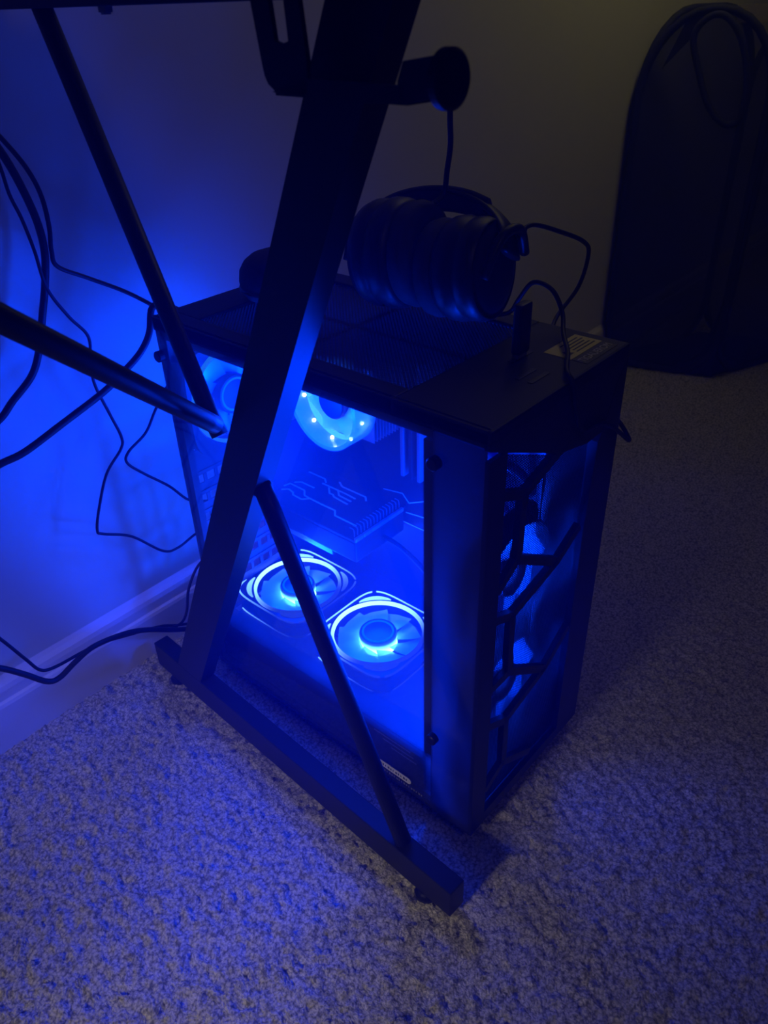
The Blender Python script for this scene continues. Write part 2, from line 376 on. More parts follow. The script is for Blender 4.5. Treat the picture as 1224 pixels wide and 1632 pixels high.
# top panel: rails round the mesh, the sloping nose and the mesh itself
ZT = H
LIP = [(0, .461), (.020, .452), (.052, .438), (.104, .4145), (.150, .404), (.172, .404), (W, .404)]
def lip_z(x):
    for (a, za), (c, zc) in zip(LIP[:-1], LIP[1:]):
        if x <= c: return za + (zc - za) * (x - a) / (c - a)
    return LIP[-1][1]
tp = BM()
box(tp, (0, .088, ZT - .0135), (.022, D, ZT), .0015); box(tp, (.186, .088, ZT - .0135), (W, D, ZT), .0015); box(tp, (.022, .352, ZT - .0135), (.186, D, ZT), .0015)
box(tp, (0, -.003, ZT - .0135), (W, .0885, ZT), .0025)
top = obj('top_panel', tp, STEEL, pc)
tm = BM(); x0, x1, ya, yb = .022, .186, .088, .352
pit = .0042
for sgn in (1, -1):
    k = -(yb - ya)
    while k < (x1 - x0):
        # line x = x0 + k + t, y = ya + t (or mirrored)
        t0, t1 = max(0, -k), min(yb - ya, (x1 - x0) - k)
        if t1 - t0 > .002:
            A = (x0 + k + t0, ya + t0); B = (x0 + k + t1, ya + t1)
            if sgn < 0: A, B = (x0 + x1 - A[0], A[1]), (x0 + x1 - B[0], B[1])
            strip(tm, (A[0], A[1], ZT - .004 + (.0007 if sgn > 0 else 0)), (B[0], B[1], ZT - .004 + (.0007 if sgn > 0 else 0)), .0012, .0007, (0, 0, 1))
        k += pit * 1.0
for x in (.104,): strip(tm, (x, ya, ZT - .006), (x, yb, ZT - .006), .006, .002, (0, 0, 1))
strip(tm, (x0, .222, ZT - .006), (x1, .222, ZT - .006), .006, .002, (0, 0, 1))
obj('top_mesh_filter', tm, PLAST, pc, kind='stuff')
# front: side bezel of smoked glass, edge strips, fin, mesh and hexagon grille
obj('front_bezel', box(BM(), (0, .001, .017), (.0028, .0485, .461)), SMOKE, pc)
b = BM(); box(b, (0, -.003, .016), (.023, .001, .452)); box(b, (.023, -.003, .016), (.168, .003, .030)); box(b, (.0, -.003, .0155), (W, .050, .0175)); box(b, (.0004, .001, .0165), (.006, .0500, .026))
prism(b, [(x, -.0028, z) for x, z in LIP] + [(W, -.0028, ZT - .012), (0, -.0028, ZT - .012)], (0, .005, 0))
obj('front_frame', b, PLAST, pc)
b = BM(); prism(b, [(x, -.003, z) for x, z in [(.166, .016), (W, .016), (W, .461), (.2045, .459), (.192, .440), (.181, .412), (.172, .396), (.1655, .30)]], (0, .046, 0)); obj('right_bezel', b, PLAST, pc)
fm = BM(); xa, xb, za = .023, .1665, .030; step = .0023
k = 0; x = xa
while x < xb: box(fm, (x, .0040, za), (x + .0006, .0046, lip_z(x) - .004)); x += step
z = za
while z < .446:
    xe = xb
    while lip_z(xe) - .004 < z and xe > xa: xe -= .002
    if xe - xa > .003: box(fm, (xa, .0046, z), (xe, .0052, z + .0006))
    z += step
obj('front_mesh', fm, PLAST, pc, kind='stuff')
N = dict(a=(.020, .414), N1=(.055, .399), b=(.113, .418), N2=(.052, .336), c=(.023, .318), N3=(.123, .292), d=(.160, .312), N4=(.050, .276), e=(.022, .288),
         N5=(.053, .206), e2=(.022, .205), N6=(.122, .157), f=(.164, .185), N7=(.054, .140), g=(.022, .157), N8=(.055, .077), h=(.024, .062), i=(.108, .045))
hx = BM()
for s_ in ['a N1', 'N1 b', 'N1 N2', 'N2 c', 'N2 N3', 'N3 d', 'N3 N4', 'N4 e', 'N4 N5', 'N5 e2', 'N5 N6', 'N6 f', 'N6 N7', 'N7 g', 'N7 N8', 'N8 h', 'N8 i']:
    p, q = s_.split()
    a, c = N[p], N[q]; strip(hx, (a[0], .0035, a[1]), (c[0], .0035, c[1]), .0085, .006, (0, -1, 0))
for p in ('N1', 'N2', 'N3', 'N4', 'N5', 'N6', 'N7', 'N8'): cyl(hx, (N[p][0], .0035, N[p][1]), (N[p][0], -.0024, N[p][1]), .0046, 6)
obj('hexagon_grille', hx, PLAST, pc)
# glass side panel with thumb screws and the small label
obj('glass_panel', box(BM(), (0, .0488, .018), (.0032, D - .002, .4675)), GLASS, pc)
b = BM(); box(b, (.0, .0, .4625), (.0045, D, .4766)); box(b, (.0036, .049, .4530), (.016, D - .004, .4600)); box(b, (.0036, .049, .020), (.008, D - .004, .030)); box(b, (.0036, D - .012, .020), (.012, D - .004, .46)); obj('side_frame', b, STEEL, pc)
for y, z in [(.392, .437), (.0445, .437), (.392, .13), (.0445, .13)]:
    obj('thumb_screw', revolve(BM(), [(.003, 0), (.0058, .0005), (.0058, .006), (.0046, .007)], (0, y, z), (-1, 0, 0), 18), PLAST, pc)
# pill label
pl = BM(); y0, y1, zc, r = .1215, .0745, .0358, .0042
pts = [(-.0003, y0, zc + r), (-.0003, y0, zc - r)] + [(-.0003, y1 + r - r * math.sin(t), zc - r * math.cos(t)) for t in [PI * k / 10 for k in range(11)]]
prism(pl, pts, (-.0004, 0, 0)); lab = obj('glass_label', pl, PILL, pc); lab['label'] = 'pale rounded label on the lower glass'
tb = BM()
for k in range(11):
    y = .1175 - k * .0036; box(tb, (-.0010, y - .0022 + .0006 * (k % 3), .0345), (-.0007, y, .0369 + .0004 * (k % 2)))
obj('label_print', tb, LABELB, lab)
tb = BM()
for k in range(17):
    y = .1155 - k * .0034; box(tb, (-.0006, y - .0020 + .0005 * (k % 3), .0255), (-.0003, y, .0280 + .0004 * (k % 2)))
obj('label_print', tb, mat('faint_glass_print', (.13, .13, .14), .6, noise=(200, .1)), lab)
# yellow warning label on the nose
zl = ZT
wl = obj('warning_label', box(BM(), (.1462, .0185, zl), (.1985, .0445, zl + .0004)), YELLOW, pc); wl['label'] = 'yellow warning label with dark lines of print'
b = BM()
for k in range(5): box(b, (.1640 + .001 * (k % 2), .0226 + k * .0040, zl + .0004), (.1945 - .002 * (k % 3), .0240 + k * .0040, zl + .0006))
prism(b, [(.1505, .0235, zl + .0004), (.1605, .0235, zl + .0004), (.1555, .0320, zl + .0004)], (0, 0, .0002))
obj('label_print', b, LABELB, wl)
bl = obj('label_strip', box(BM(), (.1462, .0035, zl), (.1985, .0178, zl + .0004)), LABELB, pc); bl['label'] = 'black label strip with grey capitals'
obj('label_print', text_bm('TIGAUEROM', .0088, Matrix.Translation((.1478, .0070, zl + .0005)) @ Matrix.Diagonal((.98, 1.15, 1, 1)), .00012), GREYP, bl)
# ports beside the label
b = BM()
for k in range(2): box(b, (.086 + k * .0001, .030 - k * .012, zl - .002), (.112, .0345 - k * .012, zl + .0006), .0004)
box(b, (.112, .052, zl - .002), (.142, .058, zl + .0006), .0004)
obj('port_row', b, PLAST, pc)

# ---- inside the tower
obj('motherboard_tray', box(BM(), (.2000, .060, .020), (.2030, D - .004, H - .014)), INNER, pc)
mb = obj('motherboard', box(BM(), (.1950, .105, .150), (.1975, .392, .445)), PCB, pc)
for k in range(3):
    y = .186 + k * .0115
    m_ = obj('memory_stick', box(BM(), (.155, y, .290), (.1955, y + .0045, .425), .0006), METAL if k in (0, 2) else PCB, mb)
b = BM()
for k in range(9): box(b, (.170, .318, .300 + k * .012), (.195, .345, .308 + k * .012))
box(b, (.186, .316, .298), (.195, .347, .408)); obj('heat_sink', b, METAL, mb)
b = BM()
for y, z in [(.150, .32), (.150, .34), (.150, .36), (.165, .26), (.145, .26), (.135, .285), (.16, .285), (.175, .27), (.14, .40), (.15, .42)]: cyl(b, (.195, y, z), (.186, y, z), .0032, 10)
obj('capacitor', b, METAL, mb, kind='stuff')
for pts in [[(.205, .24), (.235, .225), (.245, .235), (.275, .23)], [(.15, .215), (.19, .225), (.20, .215), (.24, .21)], [(.15, .20), (.185, .205), (.20, .195), (.26, .195)], [(.125, .30), (.135, .33), (.135, .38)], [(.12, .29), (.128, .33), (.128, .37)]]:
    b = BM()
    for p, q in zip(pts[:-1], pts[1:]): strip(b, (.1948, p[0], p[1]), (.1948, q[0], q[1]), .0012, .0004, (-1, 0, 0))
    obj('board_trace', b, WHITEP, mb)
b = BM(); tube(b, smooth_path([(.185, .125, .36), (.17, .115, .35), (.165, .09, .345), (.18, .078, .33), (.199, .075, .30)]), .0055, 10)
tube(b, smooth_path([(.185, .125, .33), (.165, .118, .32), (.160, .098, .31), (.178, .082, .27), (.199, .077, .22)]), .0055, 10)
tube(b, smooth_path([(.150, .236, .200), (.140, .200, .205), (.13, .15, .19), (.12, .11, .14), (.125, .09, .092)]), .0028, 8)
obj('power_cable', b, RUBBER, pc, smooth=True)
# upright front bracket with its rounded foot plate
b = BM(); box(b, (.004, .058, .095), (.020, .060, .450)); box(b, (.0035, .049, .095), (.005, .060, .450)); box(b, (.188, .056, .095), (.200, .060, .45))
br = obj('fan_bracket', b, INNER, pc)
b = BM(); prism(b, [(.020, .0590, .190), (.020, .0590, .232), (.030, .0590, .240), (.040, .0590, .236), (.050, .0590, .222), (.054, .0590, .200), (.050, .0590, .185), (.036, .0590, .178)], (0, .0015, 0)); cyl(b, (.036, .0608, .212), (.036, .0615, .212), .0035, 12)
obj('rounded_plate', b, METAL, br)
# power supply shroud
b = BM(); box(b, (.006, .060, .0205), (.0085, D - .006, .0885)); box(b, (.006, .060, .0862), (.199, D - .006, .0885)); box(b, (.006, .060, .0205), (.199, .0625, .0885))
shroud = obj('power_supply_shroud', b, INNER, pc)
b = BM()
for k in range(3): strip(b, (.0058, .130 - k * .012, .074 - k * .006), (.0058, .080 - k * .004, .074 - k * .006), .0016, .0006, (-1, 0, 0))
obj('shroud_groove', b, METAL, shroud)
b = BM()
for k in range(8): box(b, (.03 + k * .019, .3785, .0885), (.043 + k * .019, .3865, .0892))
obj('vent_row', b, METAL, shroud)

def case_fan(center, rot, kind):
    """fan built about its own origin: frame at the base, front face at z = .025"""
    f = BM(); rout = lambda a: sq(a, .060)
    arc_solid(f, .0568, rout, .0, .0035, n=64); arc_solid(f, .0568, rout, .0195, .0243, n=64); arc_solid(f, .0568, .0590, .0, .0243, n=64)
    for k in range(4): strip(f, (.018 * math.cos(k * PI / 2 + .3), .018 * math.sin(k * PI / 2 + .3), .0005), (.058 * math.cos(k * PI / 2 + .3), .058 * math.sin(k * PI / 2 + .3), .0005), .006, .002, (0, 0, 1))
    cyl(f, (0, 0, .0003), (0, 0, .006), .021, 28)
    fr = put(pc, 'case_fan', f, PLAST); fr.location = Vector(center) - Vector(pc['base']); fr.rotation_euler = rot
    put(fr, 'light_ring', arc_solid(BM(), .0514, .0549, .0215, .0252, n=96), RING)
    for q in range(4):
        m0 = PI / 4 + q * PI / 2
        put(fr, 'corner_light', arc_solid(BM(), .0578, lambda a: .0580 + .0062 * max(0.0, math.cos((a - m0) / .36 * PI / 2)) ** .7, .0236, .0250, m0 - .34, m0 + .34, 20), LINE)
        put(fr, 'outline_light', arc_solid(BM(), lambda a: sq(a, .0588), lambda a: sq(a, .0604), .0238, .0252, m0 + .035, m0 + PI / 2 - .035, 26), LINE)
        put(fr, 'lower_outline_light', arc_solid(BM(), lambda a: sq(a, .0600), lambda a: sq(a, .0610), .0010, .0022, m0 + .16, m0 + PI / 2 - .16, 22), LINE)
    put(fr, 'hub', revolve(BM(), [(.0215, .006), (.0222, .008), (.0222, .0235), (.0212, .0252), (.0205, .0252)], (0, 0, 0), (0, 0, 1), 48), HUBM, True)
    c = BM(); arc_solid(c, .0165, .0190, .0250, .0256, n=48); put(fr, 'hub_rim', c, HUBCAP)
    c = BM(); arc_solid(c, .0190, .0212, .0250, .0258, n=48); arc_solid(c, .0004, .0165, .0248, .0253, n=40); put(fr, 'hub_cap', c, PLAST)
    for k in range(9):
        a0 = 2 * PI * k / 9; bl = BM(); A = []; B = []
        for i in range(7):
            t = i / 6; r = .0220 + t * .0283; a = a0 + .22 * t; wd = .42
            for sgn, L in ((-1, A), (1, B)):
                L.append((r * math.cos(a + sgn * wd), r * math.sin(a + sgn * wd), .0125 - sgn * (.0045 - .001 * t)))
        va = [bl.verts.new(p) for p in A]; vb = [bl.verts.new(p) for p in B]
        vm = [bl.verts.new(((p[0] + q[0]) / 2 * 1.03, (p[1] + q[1]) / 2 * 1.03, (p[2] + q[2]) / 2 + .0016)) for p, q in zip(A, B)]
        for i in range(6): bl.faces.new((va[i], va[i + 1], vm[i + 1], vm[i])); bl.faces.new((vm[i], vm[i + 1], vb[i + 1], vb[i]))
        put(fr, 'fan_blade', bl, BLADE, True)
    return fr
def put(parent, name, bm, m, smooth=False):
    me = bpy.data.meshes.new(name); bmesh.ops.recalc_face_normals(bm, faces=bm.faces); bm.to_mesh(me); bm.free(); me.materials.append(m)
    if smooth:
        for p in me.polygons: p.use_smooth = len(p.vertices) == 4
    o = bpy.data.objects.new(name, me); COL.objects.link(o); o.parent = parent; return o
def copy_tree(src, loc, rot):
    c = src.copy(); COL.objects.link(c); c.location = Vector(loc) - Vector(pc['base']); c.rotation_euler = rot
    for ch in src.children:
        d = ch.copy(); COL.objects.link(d); d.parent = c
    return c
fan = case_fan((.092, .199, .0886), (0, 0, 0), 0)
copy_tree(fan, (.094, .3365, .0886), (0, 0, 0))
rear_fan = copy_tree(fan, (.065, D - .004, .3775), (PI / 2, 0, 0))
DIMR = emit('led_ring_dim', (.02, .30, 1.0), .7)
for ch in list(rear_fan.children):
    if 'outline' in ch.name or 'corner' in ch.name: bpy.data.objects.remove(ch)
    elif 'light_ring' in ch.name: ch.data = ch.data.copy(); ch.data.materials[0] = DIMR
    elif ch.name.split('.')[0] == 'hub': ch.data = ch.data.copy(); ch.data.materials[0] = PLAST

# graphics card
zt = .2205
gc = obj('graphics_card', box(BM(), (.102, .240, zt - .004), (.1945, .390, zt - .0005), .0006), PCB, pc)
b = BM(); box(b, (.104, .2395, zt - .034), (.190, .388, zt - .006), .002)
def part(parent, name, bm, m, smooth=False):
    """a sub-part given in world coordinates under a part whose origin is the tower's"""
    bmesh.ops.translate(bm, verts=bm.verts, vec=-Vector(pc['base'])); return put(parent, name, bm, m, smooth)
part(gc, 'card_shroud', b, INNER)
TR = [[(.1338, .389), (.1429, .3870), (.1423, .3606), (.134, .3521), (.1333, .3413), (.1327, .3197), (.1331, .2988), (.1252, .2914), (.1248, .2568)],
      [(.126, .3851), (.1323, .3787), (.1303, .3687), (.1263, .3646), (.1256, .3485), (.1333, .3413)],
      [(.1685, .3551), (.1684, .314), (.1671, .2971)], [(.1661, .3414), (.1569, .3312), (.1573, .3254), (.1542, .3212), (.1523, .2964)],
      [(.1672, .3263), (.1605, .3186), (.1595, .2972)], [(.178, .389), (.178, .36), (.172, .352)], [(.184, .34), (.178, .33), (.178, .29), (.172, .284)], [(.148, .385), (.154, .378), (.154, .355)]]
for pts in TR:
    b = BM()
    for p, q in zip(pts[:-1], pts[1:]): strip(b, (p[0], p[1], zt - .0006), (q[0], q[1], zt - .0006), .0021, .0005, (0, 0, 1))
    part(gc, 'printed_trace', b, WHITEP)
for k in range(15):
    x = .1075 + k * .0056; b = BM(); tube(b, smooth_path([(x, .2435, zt - .001), (x, .2435, zt + .0075), (x, .2455, zt + .0095), (x, .2500, zt + .0095)], 3), .0007, 6); part(gc, 'heat_fin', b, METAL)
for k in range(6):
    x = .1030 + k * .0142; b = BM(); box(b, (x, .2370, zt - .0040), (x + .0132, .2405, zt + .0012), .0008); part(gc, 'edge_block', b, METAL)
for x, y in [(.140, .330), (.118, .270), (.165, .262)]:
    b = BM(); arc_solid(b, .0014, .0030, 0, .0006, n=18); bmesh.ops.translate(b, verts=b.verts, vec=(x, y, zt - .0005)); part(gc, 'screw', b, PLAST)
b = BM()
for k in range(13): box(b, (.110 + k * .0058, .285, zt - .046), (.1118 + k * .0058, .372, zt - .034))
part(gc, 'cooling_fin', b, METAL)

# processor cooler: finned block, clear ring with LED spots, recessed fan
cc = (.26, .384)
b = BM(); box(b, (.1845, cc[0] - .032, cc[1] - .032), (.1948, cc[0] + .032, cc[1] + .032))
cooler = obj('processor_cooler', b, METAL, pc)
b = BM()
for k in range(14): box(b, (.1185 + k * .0048, cc[0] - .043, cc[1] - .040), (.1192 + k * .0048, cc[0] + .043, cc[1] + .040))
part(cooler, 'cooling_fin', b, METAL)
RX = Matrix.Translation((.118, cc[0], cc[1])) @ Matrix.Rotation(-PI / 2, 4, 'Y')
b = BM(); arc_solid(b, .0430, .0475, 0, .030, n=64); arc_solid(b, .0410, .0475, 0, .003, n=64); bmesh.ops.transform(b, matrix=RX, verts=b.verts); part(cooler, 'clear_ring', b, COOLRING, False)
COOLLED = emit('cooler_ring_glow', (.06, .5, 1.0), 2.0)
b = BM(); arc_solid(b, .0400, .0428, .004, .010, n=64); bmesh.ops.transform(b, matrix=RX, verts=b.verts); part(cooler, 'glow_band', b, COOLLED)
for k in range(9):
    a = 2 * PI * k / 9 + .25; b = BM(); bmesh.ops.create_icosphere(b, subdivisions=2, radius=.0021); bmesh.ops.translate(b, verts=b.verts, vec=(.0418 * math.cos(a), .0418 * math.sin(a), .014))
    bmesh.ops.transform(b, matrix=RX, verts=b.verts); part(cooler, 'led_spot', b, LED)
b = revolve(BM(), [(.0175, .002), (.0178, .004), (.0178, .016), (.016, .0175)], (0, 0, 0), (0, 0, 1), 36); bmesh.ops.transform(b, matrix=RX, verts=b.verts); part(cooler, 'hub', b, PLAST, True)
for k in range(7):
    a0 = 2 * PI * k / 7; bl = BM(); A = []; B = []
    for i in range(6):
        t = i / 5; r = .0175 + t * .0222; a = a0 + .35 * t
        A.append((r * math.cos(a - .40), r * math.sin(a - .40), .012)); B.append((r * math.cos(a + .40), r * math.sin(a + .40), .004))
    va = [bl.verts.new(p) for p in A]; vb = [bl.verts.new(p) for p in B]
    for i in range(5): bl.faces.new((va[i], va[i + 1], vb[i + 1], vb[i]))
    bmesh.ops.transform(bl, matrix=RX, verts=bl.verts); part(cooler, 'fan_blade', bl, FROST, True)
# front intake fans, unlit, behind the mesh
for zc in (.135, .275, .390)[:3]:
    b = BM(); hx_ = .060
    arc_solid(b, .0570, lambda a: sq(a, .060), 0, .004, n=48); arc_solid(b, .0570, .0585, 0, .022, n=48); cyl(b, (0, 0, 0), (0, 0, .018), .020, 24)
    mtx = Matrix.Translation((.098, .045, zc)) @ Matrix.Rotation(PI / 2, 4, 'X'); bmesh.ops.transform(b, matrix=mtx, verts=b.verts)
    if zc == .390: continue
    ff = obj('intake_fan', b, PLAST, pc)
    for k in range(7):
        a0 = 2 * PI * k / 7; bl = BM(); A = []; B = []
        for i in range(6):
            t = i / 5; r = .020 + t * .035; a = a0 + .45 * t
            A.append((r * math.cos(a - .43), r * math.sin(a - .43), .017)); B.append((r * math.cos(a + .43), r * math.sin(a + .43), .003))
        va = [bl.verts.new(p) for p in A]; vb = [bl.verts.new(p) for p in B]
        for i in range(5): bl.faces.new((va[i], va[i + 1], vb[i + 1], vb[i]))
        bmesh.ops.transform(bl, matrix=mtx, verts=bl.verts); part(ff, 'fan_blade', bl, FROST, True)

# ------------------------------------------------------------------ things on the tower
d = thing('usb_stick', 'black usb stick standing upright in a port on top of the tower', 'usb stick', (.127, .056, ZT))
b = BM(); box(b, (.1195, .0520, ZT + .003), (.1365, .0605, ZT + .046), .0025); obj('body', b, PLAST, d)
b = BM(); box(b, (.1205, .0530, ZT), (.1335, .0590, ZT + .0035)); obj('plug', b, METAL, d)
sp = thing('rounded_device', 'rounded black device on the rear top of the tower behind the desk leg', 'speaker', (.118, .338, ZT))  # what kind of device this is stays unknown
obj('body', revolve(BM(), [(.028, 0), (.036, .002), (.0405, .009), (.0415, .018), (.040, .028), (.035, .036), (.027, .042), (.016, .0455), (.004, .047)], (.120, .340, ZT), (0, 0, 1), 48), FABR, sp, smooth=True)
obj('rim', revolve(BM(), [(.0405, .0085), (.0418, .0095), (.0422, .0115), (.0412, .013)], (.120, .340, ZT), (0, 0, 1), 48), PLAST, sp, smooth=True)

hs = thing('headset', 'black over-ear gaming headset resting on top of the tower', 'headset', (.165, .175, ZT))
def cup(name, c, ax, R, sign):
    ax = Vector(ax).normalized(); c = Vector(c)
    prof = [(R * .55, -.020), (R * .92, -.020), (R, -.014), (R * 1.02, -.004), (R * .97, .002), (R * .95, .004), (R * .99, .006), (R * .99, .014), (R * .93, .022), (R * .90, .0225), (R * .86, .0205), (R * .80, .0235), (R * .55, .028), (R * .2, .0295)]
    o = obj(name, revolve(BM(), prof, c, ax * sign, 44), PLAST, hs, smooth=True)
    return o
AX = Vector((.12, -.97, .10)).normalized()
cL, cR = Vector((.163, .222, .5275)), Vector((.172, .138, .5245))
cup('ear_cup', cL, AX, .0495, -1); cup('ear_cup', cR, AX, .0455, 1)
for c, R, sg in ((cL, .0475, 1), (cR, .0440, -1)):
    obj('ear_cushion', revolve(BM(), [(R * .55, .018), (R * .80, .018), (R * .97, .022), (R * 1.0, .030), (R * .96, .037), (R * .82, .0405), (R * .6, .038), (R * .52, .030)], c, AX * sg, 44), FABR, hs, smooth=True)
# headband: leans back, away from the glass side
def band_path(off):
    P = []
    for k in range(13):
        t = PI * k / 12
        mid = (cL + cR) / 2; half = (cR - cL).length / 2 + .036
        P.append(mid + AX * (-math.cos(t) * half) + Vector((.66, .46, .13)).normalized() * (math.sin(t) * (.055 + off)) + Vector((0, 0, .030 * math.sin(t) ** .7)) + Vector((0, 0, .008)))
    return P
b = BM(); tube(b, smooth_path(band_path(0), 4), 0, 12, flat=(.0045, .014)); obj('headband', b, PLAST, hs, smooth=True)
b = BM(); tube(b, smooth_path(band_path(-.008)[3:10], 4), 0, 12, flat=(.005, .012)); obj('headband_pad', b, FABR, hs, smooth=True)
for c, sg in ((cL, -1), (cR, 1)):
    b = BM(); p = c + AX * (sg * .030); tube(b, smooth_path([p + Vector((-.03, 0, .0)), p + Vector((-.012, 0, .030)) + AX * sg * .004, p + Vector((.016, 0.0, .032)) + AX * sg * .004, p + Vector((.034, 0, .008))], 5), .0045, 10); obj('yoke', b, PLAST, hs, smooth=True)
# microphone boom with its tip
b = BM(); tube(b, smooth_path([(.176, .196, .568), (.1950, .1900, .578), (.1970, .1868, .600), (.1983, .1846, .6203), (.1945, .1826, .640), (.1922, .1812, .662)], 5), .0026, 10); obj('microphone_boom', b, RUBBER, hs, smooth=True)
b = BM(); revolve(b, [(.003, -.009), (.0065, -.006), (.0075, 0), (.0065, .007), (.003, .010)], (.1920, .1810, .671), (0, 0, 1), 20); obj('microphone_tip', b, FABR, hs, smooth=True)

def cable(name, label, pts, r, plug=None, n=6):
    b = BM(); tube(b, smooth_path(pts, n), r, 10)
    base = Vector(pts[0])
    o = obj(name, b, RUBBER, None, origin=base, smooth=True)
    if label: tag(o, label, 'cable', 'black cables by the wall behind the desk')
    else: o.parent = hs; o.location = base - hs.location
    return o
hc = cable('headset_cable', None, [(.1920, .1090, .5545), (.1977, .1074, .5553), (.2156, .1051, .559), (.2475, .0943, .5476), (.285, .0908, .5318), (.3017, .0927, .5161), (.3100, .1040, .4800), (.2700, .1050, .4560),
    (.2290, .0790, .4500), (.2235, .0400, .4200), (.2240, .0050, .3953), (.2275, -.0060, .3800), (.2240, -.0090, .3780), (.2042, -.0085, .3935), (.1846, -.0085, .4079), (.1622, -.0070, .4194), (.1417, -.0068, .4230), (.1307, -.0068, .4269), (.1220, -.0068, .4384), (.1116, -.0068, .4580), (.1080, -.0050, .4760),
    (.1150, .0050, .4815), (.1488, .0236, .4815), (.178, .045, .4840), (.1985, .0591, .4940), (.1972, .0704, .5121), (.1936, .0876, .5165), (.1920, .1000, .500), (.193, .110, .4850), (.190, .128, .4795)], .0021)
b = BM(); tube(b, [(.1915, .1096, .5540), (.1965, .1078, .5555), (.2010, .1068, .5565), (.2040, .1062, .5573)], [.0038, .0038, .0030, .0026], 12)
pg = bpy.data.objects.new('plug', bpy.data.meshes.new('plug')); bmesh.ops.translate(b, verts=b.verts, vec=-Vector((.1920, .1090, .5545))); b.to_mesh(pg.data); b.free(); pg.data.materials.append(PLAST); COL.objects.link(pg); pg.parent = hc

# ------------------------------------------------------------------ cables by the wall
cable('hanging_cable', 'black cable hanging down the wall to the top rear of the tower', [(-.0926, .44, .6577), (-.0813, .44, .6433), (-.0666, .44, .6185), (-.0592, .44, .5944), (-.059, .44, .5677), (-.0627, .44, .5464), (-.0606, .44, .5317), (-.0339, .44, .5147), (.0023, .44, .4919), (.0309, .438, .4693), (.05, .425, .452), (.06, .4015, .445)], .0021)
cable('hanging_cable', 'thick black cable curving down the wall and off to the left', [(-.10, .47, .668), (-.0815, .47, .6476), (-.0707, .47, .6291), (-.0616, .47, .6021), (-.0547, .47, .5684), (-.0548, .47, .54), (-.0622, .47, .5122), (-.0729, .47, .4844), (-.0868, .47, .4504), (-.101, .47, .4289), (-.126, .47, .4112), (-.1426, .47, .3987), (-.1709, .47, .3886), (-.25, .46, .36)], .0036)
cable('hanging_cable', 'thin black cable zigzagging down the blue-lit wall to the tower', [(-.086, .455, .6561), (-.0813, .455, .6193), (-.0799, .455, .5963), (-.0749, .455, .5743), (-.0713, .455, .546), (-.069, .455, .5106), (-.0549, .455, .4792), (-.0406, .455, .4557), (-.043, .455, .4332), (-.0463, .455, .4068), (-.0378, .455, .3675), (-.0311, .455, .3383), (-.0346, .455, .3242), (-.0581, .455, .3031), (-.0768, .455, .2675), (-.0856, .455, .2427), (-.0798, .455, .2344), (-.0477, .455, .2132), (-.0127, .455, .1722), (.0093, .455, .1654), (.0375, .450, .1749), (.06, .425, .19), (.07, .4015, .20)], .0016, n=8)
cable('power_cable', 'thick black cable sloping from the left edge up behind the tower', [(.05, .4035, .458), (.035, .418, .472), (.0229, .43, .4722), (.0136, .43, .4483), (-.0002, .43, .4321), (-.0223, .43, .4189), (-.0515, .43, .4051), (-.1012, .43, .3897), (-.1444, .43, .3769), (-.1701, .43, .3748), (-.2018, .43, .3692), (-.30, .43, .34)], .0036)
cable('looped_cable', 'thin black cable making a sharp bend beside the tower back', [(.03, .4015, .42), (.010, .415, .390), (-.0017, .425, .3662), (-.0182, .425, .3465), (-.0425, .425, .334), (-.047, .425, .3222), (-.0304, .425, .3012), (-.0034, .425, .272), (.0187, .425, .2422), (.04, .415, .235), (.05, .4015, .24)], .0015)
cable('floor_cable', 'thin black cable sagging across the baseboard behind the desk foot', [(-.33, .44, .27), (-.2408, .45, .2216), (-.2211, .45, .1795), (-.2052, .45, .1388), (-.1942, .45, .1132), (-.1771, .45, .106), (-.1457, .45, .1041), (-.1215, .45, .1014), (-.0818, .452, .0862), (-.0363, .462, .0620), (-.0056, .466, .0412), (.05, .460, .02), (.12, .45, .006)], .0019)
cable('floor_cable', 'thick black cable sagging lowest across the baseboard at left', [(-.34, .44, .19), (-.2604, .44, .1758), (-.2343, .44, .1532), (-.2138, .44, .128), (-.1952, .44, .1028), (-.1812, .44, .0977), (-.1594, .44, .1056), (-.1336, .44, .1111), (-.0938, .443, .1005), (-.062, .446, .0832), (-.0102, .450, .0457), (.05, .440, .022), (.12, .43, .008)], .0033)
cable('floor_cable', 'short black cable dropping behind the tower to the baseboard', [(.06, .4015, .16), (.05, .435, .145), (.0323, .455, .1242), (.0124, .458, .0952), (.0029, .458, .0642), (-.0099, .456, .0530), (-.0293, .456, .0560), (-.043, .456, .0625)], .0018)

